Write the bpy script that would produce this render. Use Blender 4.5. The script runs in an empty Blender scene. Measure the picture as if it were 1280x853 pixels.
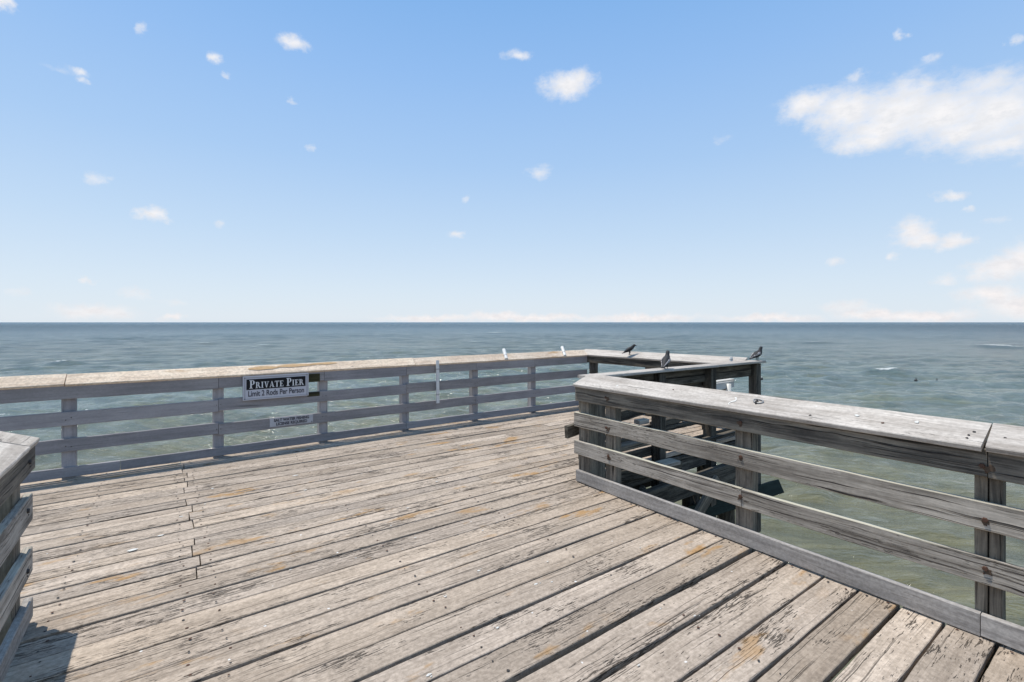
import bpy, math, random
import numpy as np
from mathutils import Vector, Matrix

rad = math.radians
scene = bpy.context.scene
COL = scene.collection
rng = random.Random(7)

# ---------------------------------------------------------------- helpers
def tag(o, label=None, cat=None, group=None, kind=None):
    if label: o['label'] = label
    if cat: o['category'] = cat
    if group: o['group'] = group
    if kind: o['kind'] = kind
    return o

def thing(name, loc, label, cat, group=None):
    o = bpy.data.objects.new(name, None)
    o.empty_display_size = 0.2
    COL.objects.link(o)
    o.location = loc
    return tag(o, label, cat, group)

def root_loc(p):
    v = Vector((0, 0, 0))
    while p is not None:
        v += p.location
        p = p.parent
    return v

class MB:
    """collects geometry in world coordinates and links it as ONE mesh object"""
    def __init__(s):
        s.v = []; s.f = []; s.uv = []; s.r = []; s.m = []
    def vert(s, p, rnd=(0, 0, 0)):
        s.v.append(tuple(p)); s.r.append(tuple(rnd)); return len(s.v) - 1
    def face(s, idx, uvs=None, mi=0):
        s.f.append(list(idx)); s.m.append(mi)
        s.uv.append(uvs if uvs else [(0, 0)] * len(idx))
    # a sawn timber from p0 to p1; `side` is the direction of its width w, the thickness h is across it
    def beam(s, p0, p1, w, h, side, ch=0.004, seg=0.25, jit=0.0, edge=0.0, mi=0, warp=0.0, tilt=0.0, endcut=0.0):
        p0 = Vector(p0); p1 = Vector(p1)
        L = (p1 - p0).length
        t = (p1 - p0) / L
        side = Vector(side); side = (side - t * side.dot(t)).normalized()
        up = t.cross(side).normalized()
        if tilt:
            R = Matrix.Rotation(tilt, 3, t)
            side = R @ side; up = R @ up
        n = max(2, int(L / seg) + 1)
        rnd = (rng.random(), rng.random(), rng.random())
        a, b = w / 2, h / 2
        prof = [(-a, -b + ch, -1, 0), (-a, b - ch, -1, 0), (-a + ch, b, -1, 0), (a - ch, b, 1, 0),
                (a, b - ch, 1, 0), (a, -b + ch, 1, 0), (a - ch, -b, 1, 0), (-a + ch, -b, -1, 0)]
        per = [0]
        for i in range(8):
            q, q2 = prof[i], prof[(i + 1) % 8]
            per.append(per[-1] + math.hypot(q2[0] - q[0], q2[1] - q[1]))
        ph = [rng.random() * 6.28 for _ in range(8)]
        rings = []
        for i in range(n + 1):
            u = L * i / n
            c = p0 + t * u
            eL = edge * (math.sin(u * 2.1 + ph[0]) * .5 + math.sin(u * 5.3 + ph[1]) * .35 + rng.uniform(-.5, .5))
            eR = edge * (math.sin(u * 1.7 + ph[2]) * .5 + math.sin(u * 6.1 + ph[3]) * .35 + rng.uniform(-.5, .5))
            wz = warp * (math.sin(u * 1.1 + ph[4]) + .5 * math.sin(u * 2.7 + ph[5]))
            ring = []
            for (x, y, sd, _) in prof:
                x2 = x + (eL if sd < 0 else eR)
                ec = endcut * (x / a) if (i == 0 or i == n) else 0
                ring.append(s.vert(c + side * x2 + up * (y + wz) + t * ec +
                                   Vector((rng.uniform(-jit, jit), rng.uniform(-jit, jit), rng.uniform(-jit, jit))), rnd))
            rings.append((u, ring))
        for i in range(n):
            u0, r0 = rings[i]; u1, r1 = rings[i + 1]
            for k in range(8):
                k2 = (k + 1) % 8
                v0, v1 = per[k], per[k + 1]
                s.face((r0[k], r0[k2], r1[k2], r1[k]), [(u0, v0), (u0, v1), (u1, v1), (u1, v0)], mi)
        s.face(list(reversed(rings[0][1])), [(0.02 * q[1] / b, q[0] * 1.0) for q in reversed(prof)], mi)
        s.face(rings[-1][1], [(0.02 * q[1] / b, q[0] * 1.0) for q in prof], mi)
        return s
    # round tube through points with radii; scale = vertical squash
    def tube(s, pts, radii, n=10, mi=0, cap=True, flat=None):
        pts = [Vector(p) for p in pts]
        rings = []
        prev = None
        rnd = (rng.random(), rng.random(), rng.random())
        L = 0
        for i, p in enumerate(pts):
            t = (pts[min(i + 1, len(pts) - 1)] - pts[max(i - 1, 0)]).normalized()
            ref = Vector((0, 0, 1)) if abs(t.z) < .95 else Vector((1, 0, 0))
            if prev is not None: ref = prev
            b = (ref - t * ref.dot(t)).normalized(); prev = b
            a = b.cross(t).normalized()
            if i: L += (p - pts[i - 1]).length
            r = radii[i]
            ra, rb = (r if isinstance(r, tuple) else (r, r))
            rings.append((L, [s.vert(p + a * math.cos(6.2832 * k / n) * ra + b * math.sin(6.2832 * k / n) * rb, rnd) for k in range(n)]))
        for i in range(len(rings) - 1):
            u0, r0 = rings[i]; u1, r1 = rings[i + 1]
            for k in range(n):
                k2 = (k + 1) % n
                s.face((r0[k2], r0[k], r1[k], r1[k2]), [(u0, (k + 1) * .03), (u0, k * .03), (u1, k * .03), (u1, (k + 1) * .03)], mi)
        if cap:
            s.face(rings[0][1], None, mi); s.face(list(reversed(rings[-1][1])), None, mi)
        return s
    def disc(s, c, nrm, r, h, n=8, mi=0, irr=0.0):
        c = Vector(c); nrm = Vector(nrm).normalized()
        ref = Vector((0, 0, 1)) if abs(nrm.z) < .9 else Vector((1, 0, 0))
        a = nrm.cross(ref).normalized(); b = nrm.cross(a)
        rr = [r * (1 + rng.uniform(-irr, irr)) for _ in range(n)]
        lo = [s.vert(c + (a * math.cos(6.2832 * k / n) + b * math.sin(6.2832 * k / n)) * rr[k]) for k in range(n)]
        hi = [s.vert(c + nrm * h + (a * math.cos(6.2832 * k / n) + b * math.sin(6.2832 * k / n)) * rr[k] * .8) for k in range(n)]
        for k in range(n):
            s.face((lo[k], lo[(k + 1) % n], hi[(k + 1) % n], hi[k]), None, mi)
        s.face(hi, None, mi)
        return s
    def box(s, x0, x1, y0, y1, z0, z1, mi=0):
        i = [s.vert(p) for p in [(x0, y0, z0), (x1, y0, z0), (x1, y1, z0), (x0, y1, z0), (x0, y0, z1), (x1, y0, z1), (x1, y1, z1), (x0, y1, z1)]]
        for q in [(3, 2, 1, 0), (4, 5, 6, 7), (0, 1, 5, 4), (1, 2, 6, 5), (2, 3, 7, 6), (3, 0, 4, 7)]:
            s.face([i[k] for k in q], None, mi)
        return s
    def build(s, name, mats, parent=None, smooth=False):
        if not isinstance(mats, (list, tuple)): mats = [mats]
        V = np.array(s.v, dtype=np.float64)
        lo, hi = V.min(0), V.max(0)
        c = (lo + hi) / 2
        if parent is None: c[2] = lo[2]
        me = bpy.data.meshes.new(name)
        me.from_pydata((V - c).tolist(), [], s.f)
        uvl = me.uv_layers.new(name='UVMap')
        flat = [x for f in s.uv for p in f for x in p]
        uvl.data.foreach_set('uv', flat)
        at = me.attributes.new('rnd', 'FLOAT_VECTOR', 'POINT')
        at.data.foreach_set('vector', [x for r in s.r for x in r])
        me.polygons.foreach_set('material_index', s.m)
        if smooth: me.polygons.foreach_set('use_smooth', [True] * len(me.polygons))
        for m in mats: me.materials.append(m)
        me.update()
        o = bpy.data.objects.new(name, me)
        COL.objects.link(o)
        if parent is not None:
            o.parent = parent
            o.location = Vector(c) - root_loc(parent)
        else:
            o.location = c
        return o

# ---------------------------------------------------------------- materials
class NT:
    def __init__(s, tree): s.t = tree; s.n = tree.nodes; s.l = tree.links
    def new(s, kind, **kw):
        nd = s.n.new(kind)
        for k, v in kw.items(): setattr(nd, k, v)
        return nd
    def put(s, sock, v):
        if hasattr(v, 'is_output') or isinstance(v, bpy.types.NodeSocket): s.l.new(v, sock)
        else: sock.default_value = v
    def math(s, op, a, b=0.0, c=0.0, clamp=False):
        nd = s.new('ShaderNodeMath', operation=op); nd.use_clamp = clamp
        s.put(nd.inputs[0], a); s.put(nd.inputs[1], b); s.put(nd.inputs[2], c)
        return nd.outputs[0]
    def vec(s, op, a, b=(0, 0, 0), c=(0, 0, 0)):
        nd = s.new('ShaderNodeVectorMath', operation=op)
        s.put(nd.inputs[0], a); s.put(nd.inputs[1], b)
        if op == 'MULTIPLY_ADD': s.put(nd.inputs[2], c)
        return nd.outputs['Value'] if op in ('LENGTH', 'DOT_PRODUCT', 'DISTANCE') else nd.outputs[0]
    def noise(s, vec, scale=1.0, detail=4.0, rough=.55, dist=0.0):
        nd = s.new('ShaderNodeTexNoise'); s.put(nd.inputs['Vector'], vec)
        nd.inputs['Scale'].default_value = scale; nd.inputs['Detail'].default_value = detail
        nd.inputs['Roughness'].default_value = rough; nd.inputs['Distortion'].default_value = dist
        return nd.outputs['Fac']
    def ss(s, x, a, b):                      # smooth step
        nd = s.new('ShaderNodeMapRange', interpolation_type='SMOOTHSTEP')
        s.put(nd.inputs[0], x); nd.inputs[1].default_value = a; nd.inputs[2].default_value = b
        nd.inputs[3].default_value = 0; nd.inputs[4].default_value = 1
        return nd.outputs[0]
    def mix(s, f, a, b):
        nd = s.new('ShaderNodeMix', data_type='RGBA')
        s.put(nd.inputs[0], f)
        for sock, v in ((nd.inputs[6], a), (nd.inputs[7], b)):
            if isinstance(v, tuple) and len(v) == 3: v = v + (1,)
            s.put(sock, v)
        return nd.outputs[2]
    def mul(s, f, a, b):
        nd = s.new('ShaderNodeMix', data_type='RGBA', blend_type='MULTIPLY')
        s.put(nd.inputs[0], f)
        for sock, v in ((nd.inputs[6], a), (nd.inputs[7], b)):
            if isinstance(v, tuple) and len(v) == 3: v = v + (1,)
            s.put(sock, v)
        return nd.outputs[2]

def newmat(name):
    m = bpy.data.materials.new(name); m.use_nodes = True
    t = NT(m.node_tree); b = m.node_tree.nodes['Principled BSDF']
    return m, t, b

def plain(name, col, rough=.6, metal=0.0, var=.15, scale=40, bump=0.0):
    m, t, b = newmat(name)
    tc = t.new('ShaderNodeTexCoord').outputs['Object']
    n = t.noise(tc, scale, 4)
    c = t.mix(n, tuple(x * (1 - var) for x in col), tuple(min(1, x * (1 + var)) for x in col))
    t.l.new(c, b.inputs['Base Color'])
    b.inputs['Roughness'].default_value = rough; b.inputs['Metallic'].default_value = metal
    if bump:
        bp = t.new('ShaderNodeBump'); bp.inputs['Strength'].default_value = bump; bp.inputs['Distance'].default_value = .004
        t.l.new(n, bp.inputs['Height']); t.l.new(bp.outputs[0], b.inputs['Normal'])
    return m

def wood(name, light, dark, crack=(.02, .017, .014), streak=.5, crack_amt=.5, flake=0.0, board_var=.25,
         stain=None, stain_amt=0.0, speck=0.0, edge_tint=None, bump=.6, gs=1.0, rough=.85, spread=.17, grime=.35, mottle=.55):
    m, t, b = newmat(name)
    uv = t.new('ShaderNodeUVMap').outputs[0]
    rn = t.new('ShaderNodeAttribute', attribute_name='rnd').outputs['Vector']
    off = t.vec('MULTIPLY', rn, (37., 53., 11.))
    P = t.vec('ADD', uv, off)
    def st(u, v): return t.vec('MULTIPLY', P, (u, v, 1.))
    warp = t.noise(st(1.1, 5), 1, 2)
    Pw = t.vec('ADD', P, t.vec('MULTIPLY', warp if False else P, (0, 0, 0)))
    # growth-ring streaks, wavering along the board
    wv = t.math('MULTIPLY', t.math('SUBTRACT', t.noise(st(1.6, 3.5), 1, 3), .5), .05)
    cx = t.new('ShaderNodeCombineXYZ'); t.l.new(wv, cx.inputs[1])
    Q = t.vec('ADD', P, cx.outputs[0])
    def sq(u, v): return t.vec('MULTIPLY', Q, (u, v, 1.))
    fine = t.noise(sq(3.2, 95 * gs), 1, 6, .70)
    broad = t.noise(sq(.8, 22 * gs), 1, 5, .65)
    blot = t.noise(st(2.6, 5.5), 1, 4, .6)
    big = t.noise(st(.55, 1.6), 1, 3, .5)
    f = t.math('ADD', t.math('MULTIPLY', broad, streak), t.math('MULTIPLY', fine, streak * .8))
    f = t.math('ADD', f, t.math('MULTIPLY', blot, .5))
    f = t.ss(f, .25 + streak * .9 - spread, .25 + streak * .9 + spread)
    sepr = t.new('ShaderNodeSeparateXYZ'); t.l.new(rn, sepr.inputs[0])
    c = t.mix(f, dark, light)
    # board to board
    bv = t.math('MULTIPLY_ADD', sepr.outputs[0], board_var, 1 - board_var / 2)
    cc = t.new('ShaderNodeCombineColor')
    for i in range(3): t.l.new(bv, cc.inputs[i])
    c = t.mul(1.0, c, cc.outputs[0])
    warm = t.mix(t.math('MULTIPLY', sepr.outputs[1], .9), (1, .97, .93), (1.0, 1.0, 1.01))
    c = t.mul(1.0, c, warm)
    c = t.mul(t.math('MULTIPLY', t.ss(big, .38, .62), grime), c, (.62, .62, .64))
    mo = t.noise(st(38, 46), 1, 4, .7)
    c = t.mul(mottle, c, t.mix(t.ss(mo, .36, .66), (.62, .61, .60), (1.12, 1.12, 1.12)))
    # long checks
    ck = t.noise(sq(1.3, 70 * gs), 1, 3, .55)
    patch = t.ss(t.noise(st(.8, 4), 1, 3), .42 - .16 * max(0, crack_amt - .6), .62 - .16 * max(0, crack_amt - .6))
    lim = .40 - .10 * (1 - crack_amt)
    ckm = t.math('SUBTRACT', 1, t.ss(ck, lim - .055, lim + .01))
    ckm = t.math('MULTIPLY', ckm, patch)
    ck2 = t.noise(sq(.8, 120 * gs), 1, 2, .5)
    pa2 = t.ss(t.noise(st(1.1, 7), 1, 2), .46, .60)
    ckm = t.math('MAXIMUM', ckm, t.math('MULTIPLY', t.math('MULTIPLY', t.math('SUBTRACT', 1, t.ss(ck2, lim - .06, lim + .02)), pa2), .8))
    hgt = t.math('MULTIPLY_ADD', ckm, -1.0, t.math('MULTIPLY', fine, .35))
    dk = ckm
    if flake:
        fl = t.noise(sq(13, 120 * gs), 1, 4, .62, .3)
        fp = t.noise(st(1.7, 6), 1, 3, .55)
        fth = t.math('MULTIPLY_ADD', t.ss(fp, .36, .72), .20 * flake, .29)
        d = t.math('SUBTRACT', fth, fl)
        flm = t.ss(d, -.01, .05)
        dk = t.math('MAXIMUM', dk, t.math('MULTIPLY', flm, .85))
        hgt = t.math('MULTIPLY_ADD', flm, -.8, hgt)
    c = t.mix(dk, c, crack)
    if stain:
        sp = t.noise(st(2.4, 6.5), 1, 4, .6)
        s2 = t.noise(st(.5, .9), 1, 2)
        sm = t.math('MULTIPLY', t.ss(sp, .575, .69), t.ss(s2, .42, .58))
        c = t.mix(t.math('MULTIPLY', sm, stain_amt), c, stain)
    if speck:
        vo = t.new('ShaderNodeTexVoronoi'); t.l.new(st(9, 9), vo.inputs['Vector']); vo.inputs['Scale'].default_value = 1
        vd = t.math('ADD', vo.outputs['Distance'], t.math('MULTIPLY', t.noise(st(60, 60), 1, 2), .16))
        sel = t.new('ShaderNodeSeparateColor'); t.l.new(vo.outputs['Color'], sel.inputs[0])
        wm = t.math('MULTIPLY', t.math('SUBTRACT', 1, t.ss(vd, .12, .16)), t.ss(sel.outputs[0], .93 - speck * .2, .95 - speck * .2))
        c = t.mix(wm, c, (.72, .71, .68))
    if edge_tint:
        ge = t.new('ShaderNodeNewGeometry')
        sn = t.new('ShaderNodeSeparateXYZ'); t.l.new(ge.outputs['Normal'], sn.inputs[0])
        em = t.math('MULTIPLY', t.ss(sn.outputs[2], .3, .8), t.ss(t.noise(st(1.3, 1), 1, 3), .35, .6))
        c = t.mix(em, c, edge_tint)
    t.l.new(c, b.inputs['Base Color'])
    b.inputs['Roughness'].default_value = rough
    b.inputs['Specular IOR Level'].default_value = .25
    bp = t.new('ShaderNodeBump'); bp.inputs['Strength'].default_value = bump; bp.inputs['Distance'].default_value = .006
    t.l.new(hgt, bp.inputs['Height']); t.l.new(bp.outputs[0], b.inputs['Normal'])
    return m

M = {}
M['deck'] = wood('deck_wood', (.565, .477, .388), (.345, .285, .226), streak=.6, crack_amt=.62, flake=1.0, board_var=.30, spread=.25,
                 stain=(.38, .20, .05), stain_amt=.68, speck=.12, crack=(.085, .065, .048), bump=1.1, grime=.32, mottle=.6)
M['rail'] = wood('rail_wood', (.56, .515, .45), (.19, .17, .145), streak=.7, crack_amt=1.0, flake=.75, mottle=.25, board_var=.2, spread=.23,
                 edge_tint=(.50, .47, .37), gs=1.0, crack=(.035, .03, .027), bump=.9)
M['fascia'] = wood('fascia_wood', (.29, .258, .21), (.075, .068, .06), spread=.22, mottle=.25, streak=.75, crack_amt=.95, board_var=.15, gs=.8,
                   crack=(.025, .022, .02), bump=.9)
M['cap'] = wood('cap_wood', (.62, .575, .515), (.38, .34, .295), streak=.6, mottle=.4, crack_amt=.6, flake=.6, board_var=.1, speck=.5,
                crack=(.10, .09, .08), bump=.5)
M['farcap'] = wood('far_cap_wood', (.93, .79, .62), (.69, .54, .40), streak=.5, crack_amt=.4, flake=.6, board_var=.12,
                   stain=(.40, .22, .08), stain_amt=.7, crack=(.14, .11, .09), bump=.5, speck=.4, mottle=.6)
M['paint'] = wood('grey_painted_wood', (.375, .36, .365), (.275, .266, .272), streak=.55, mottle=.22, crack_amt=.5, board_var=.2,
                  crack=(.10, .10, .10), bump=.4)
M['post'] = wood('post_wood', (.31, .27, .215), (.12, .105, .085), streak=.7, mottle=.3, crack_amt=.9, board_var=.2, gs=.8,
                 crack=(.03, .027, .022), bump=.9)
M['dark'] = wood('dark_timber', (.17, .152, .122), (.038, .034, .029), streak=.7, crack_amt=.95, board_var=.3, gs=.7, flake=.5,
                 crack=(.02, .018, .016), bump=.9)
M['green'] = wood('treated_green_timber', (.026, .040, .031), (.012, .02, .016), streak=.6, crack_amt=.6, board_var=.1,
                  crack=(.01, .01, .01))
M['olive'] = wood('bare_olive_wood', (.075, .07, .03), (.04, .038, .018), streak=.6, crack_amt=.6, board_var=.1)
M['kick'] = wood('kick_board_wood', (.45, .425, .395), (.28, .262, .245), streak=.6, crack_amt=.5, board_var=.25, gs=1.2,
                 crack=(.08, .075, .07), bump=.6)
M['rust'] = plain('rusty_iron', (.085, .04, .024), .85, 0, .5, 120)
M['iron'] = plain('dark_iron', (.045, .038, .034), .6, .2, .4, 100)
M['ruststain'] = plain('rust_stain', (.085, .056, .036), .9, 0, .4, 60)
M['ochre'] = plain('ochre_stain', (.52, .345, .185), .9, 0, .35, 30)
M['steel'] = plain('galvanised_steel', (.32, .32, .31), .5, .6, .3, 90)
M['pvc'] = plain('white_pvc', (.68, .68, .66), .35, 0, .04, 25)
M['white'] = plain('white_sheet', (.66, .67, .68), .5, 0, .08, 20)
M['signwhite'] = plain('sign_white', (.50, .50, .54), .45, 0, .03, 10)
M['signframe'] = plain('sign_frame', (.40, .40, .42), .5, 0, .05, 10)
M['signblack'] = plain('sign_black', (.004, .004, .006), .85, 0, .2, 10)
M['letterwhite'] = plain('letter_white', (.72, .72, .72), .5, 0, .02, 10)
M['letterblack'] = plain('letter_black', (.025, .025, .04), .5, 0, .1, 10)
M['sticker'] = plain('sticker_grey', (.42, .42, .44), .5, 0, .12, 30)
M['black'] = plain('black_feather', (.006, .006, .008), .7, 0, .3, 60)
M['dropping'] = plain('dropping_white', (.62, .61, .57), .9, 0, .2, 60)
M['float'] = plain('dark_float', (.02, .02, .022), .4)

def pigeon_mat():
    m, t, b = newmat('pigeon_feather')
    tc = t.new('ShaderNodeTexCoord').outputs['Object']
    n = t.noise(t.vec('MULTIPLY', tc, (1, 1, 1)), 34, 3, .6)
    c = t.mix(t.ss(n, .42, .50), (.018, .016, .019), (.58, .52, .50))
    t.l.new(c, b.inputs['Base Color']); b.inputs['Roughness'].default_value = .6
    return m
M['pigeon'] = pigeon_mat()
M['pigeon_dark'] = plain('pigeon_dark_feather', (.014, .015, .018), .7, 0, .4, 50)

# ---------------------------------------------------------------- camera (level, the lens shifted)
YAW = -36.0
cam_d = bpy.data.cameras.new('camera'); cam = bpy.data.objects.new('camera', cam_d); COL.objects.link(cam)
cam.location = (0, 0, 1.70); cam.rotation_euler = (rad(90), 0, rad(YAW))
cam_d.sensor_width = 36; cam_d.lens = 36 * 599 / 1280; cam_d.shift_y = -23.5 / 1280
cam_d.clip_start = .05; cam_d.clip_end = 200000
scene.camera = cam
FWD = Vector((-math.sin(rad(YAW)), math.cos(rad(YAW)), 0)); RGT = Vector((FWD.y, -FWD.x, 0))

# ---------------------------------------------------------------- light
SUN = Vector((-.19, .262, 1.03)).normalized()
sd = bpy.data.lights.new('sun', 'SUN'); so = bpy.data.objects.new('sun', sd); COL.objects.link(so)
sd.energy = 4.3; sd.angle = rad(.5); sd.color = (1.0, .94, .85)
so.rotation_euler = SUN.to_track_quat('Z', 'Y').to_euler(); so.location = (0, 0, 30)

def build_world():
    w = bpy.data.worlds.new('World'); scene.world = w; w.use_nodes = True
    t = NT(w.node_tree); bg = w.node_tree.nodes['Background']
    sky = t.new('ShaderNodeTexSky', sky_type='NISHITA'); sky.sun_disc = False
    sky.sun_elevation = math.asin(SUN.z); sky.sun_rotation = math.atan2(SUN.x, SUN.y)
    sky.air_density = 1.0; sky.dust_density = .6; sky.ozone_density = 1.5; sky.altitude = 0
    d = t.vec('NORMALIZE', t.new('ShaderNodeTexCoord').outputs['Generated'])
    sp = t.new('ShaderNodeSeparateXYZ'); t.l.new(d, sp.inputs[0])
    az = t.math('ARCTAN2', sp.outputs[0], sp.outputs[1]); el = t.math('ARCSINE', sp.outputs[2])
    # ---- clouds: (azimuth, elevation, half width, half height in degrees, faintness)
    def px(x, y, rx, ry, faint=0.0):
        v = FWD * 599 + RGT * (x - 640) + Vector((0, 0, 403 - y))
        r = v.length; hz = math.hypot(v.x, v.y)
        e = math.asin(v.z / r); a = math.atan2(v.x, v.y)
        return (a, e, rx * 599 / hz / hz * 1.0, ry * hz / r / r, faint)
    puffs = [px(*a) for a in [
        (1010, 131, 50, 22), (1060, 138, 62, 36), (1120, 142, 75, 46), (1180, 142, 85, 48), (1250, 140, 80, 56), (1320, 150, 80, 52), (1100, 160, 90, 30), (1200, 165, 70, 22),
        (1080, 178, 50, 18, .05), (1135, 114, 26, 26, .12), (1080, 97, 16, 12, .25), (1255, 180, 60, 20, .15), (1230, 105, 50, 22, .12),
        (708, 107, 38, 20), (722, 100, 22, 16), (645, 70, 20, 10, .05), (368, 54, 22, 12), (273, 74, 15, 10, .05), (282, 97, 8, 5, .3),
        (178, 33, 13, 11, .25), (98, 88, 20, 9, .1), (106, 101, 14, 6, .2), (72, 86, 30, 9, .42), (124, 223, 22, 13, .22), (194, 268, 24, 11, .02),
        (270, 279, 12, 7, .3), (8, 4, 20, 12), (360, 124, 9, 5, .3), (391, 186, 10, 7, .3), (674, 216, 20, 13, .2), (583, 249, 10, 7, .25),
        (572, 293, 16, 6, .15), (905, 173, 20, 10, .42), (1122, 46, 14, 9, .2), (1158, 76, 22, 9, .25), (1260, 53, 14, 9, .25),
        (1138, 290, 32, 20), (1150, 300, 34, 12), (1192, 302, 30, 12, .05), (1190, 242, 26, 8, .1), (1208, 260, 12, 7, .25), (1240, 278, 28, 9, .35),
        (1046, 327, 24, 8, .2), (1117, 321, 17, 8, .15), (1180, 350, 30, 9, .2), (1250, 335, 50, 22), (1290, 325, 50, 28), (1240, 368, 60, 16, .05),
        (1290, 380, 90, 22), (1060, 385, 40, 10, .2), (1090, 394, 60, 9, .1), (620, 395, 40, 7, .0), (660, 398, 130, 6, .08), (216, 397, 22, 5, .05),
        (168, 368, 26, 12, .3), (114, 351, 13, 7, .2), (18, 366, 34, 11, .35), (120, 392, 70, 13, .25), (215, 378, 30, 8, .35), (800, 398, 90, 7, .08),
        (960, 398, 80, 7, .08), (540, 399, 80, 6, .15), (1150, 395, 90, 10, .0)]]
    # ragged outlines: push the lookup direction about with noise
    n1 = t.new('ShaderNodeTexNoise'); t.l.new(d, n1.inputs['Vector']); n1.inputs['Scale'].default_value = 22; n1.inputs['Detail'].default_value = 7
    n1.inputs['Roughness'].default_value = .62
    wv = t.vec('MULTIPLY', t.vec('SUBTRACT', n1.outputs['Color'], (.5, .5, .5)), (.075, .036, 0))
    cb = t.new('ShaderNodeCombineXYZ'); t.l.new(az, cb.inputs[0]); t.l.new(el, cb.inputs[1])
    A = t.vec('ADD', cb.outputs[0], wv)
    dist = None
    for (a, e, rx, ry, fa) in puffs:
        fa = fa + (.14 if rx < .045 else 0.0)
        q = t.vec('MULTIPLY_ADD', A, (1 / rx, 1 / ry, 0), (-a / rx, -e / ry, fa * 1.6))
        ln = t.vec('LENGTH', q)
        dist = ln if dist is None else t.math('SMOOTH_MIN', dist, ln, .42)
    n2 = t.noise(t.vec('MULTIPLY', cb.outputs[0], (1.0, 1.9, 1)), 46, 8, .66)
    mass = t.math('MULTIPLY_ADD', t.math('SUBTRACT', n2, .5), .95, dist)
    mask = t.math('SUBTRACT', 1, t.ss(mass, .14, 1.14))
    mask = t.math('MULTIPLY', mask, .95)
    # the air: keep the sky's own gradient, nudge its hue towards the photograph's
    rp = t.new('ShaderNodeValToRGB'); t.l.new(t.math('DIVIDE', el, 1.5708), rp.inputs[0])
    els = rp.color_ramp.elements
    for i, (deg, col) in enumerate(AIR):
        e_ = els[i] if i < 2 else els.new(.5)
        e_.position = deg / 90; e_.color = col + (1,)
    c = t.mix(.86, sky.outputs[0], t.vec('MULTIPLY', rp.outputs[0], (10., 10., 10.)))
    cl = t.mix(t.ss(n2, .3, .7), CLOUD_A, CLOUD_B)
    cl = t.mul(t.math('SUBTRACT', 1, t.ss(el, .02, .30)), cl, (1.0, .97, .96))
    c = t.mix(mask, c, cl)
    t.l.new(c, bg.inputs['Color']); bg.inputs['Strength'].default_value = SKY_STR

SKY_STR = .10
AIR = [(0, (.79, .875, .965)), (90, (.17, .29, .52)), (4, (.715, .835, .965)), (10, (.58, .755, .965)), (18, (.43, .648, .96)), (27, (.32, .558, .945)), (36, (.225, .475, .89)), (55, (.20, .37, .66))]
CLOUD_A = (8.3, 8.35, 8.6); CLOUD_B = (9.9, 9.65, 9.6)
build_world()
scene.view_settings.view_transform = 'Standard'; scene.view_settings.look = 'None'
scene.view_settings.exposure = 0.0; scene.view_settings.gamma = 1.0
scene.cycles.max_bounces = 6

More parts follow.
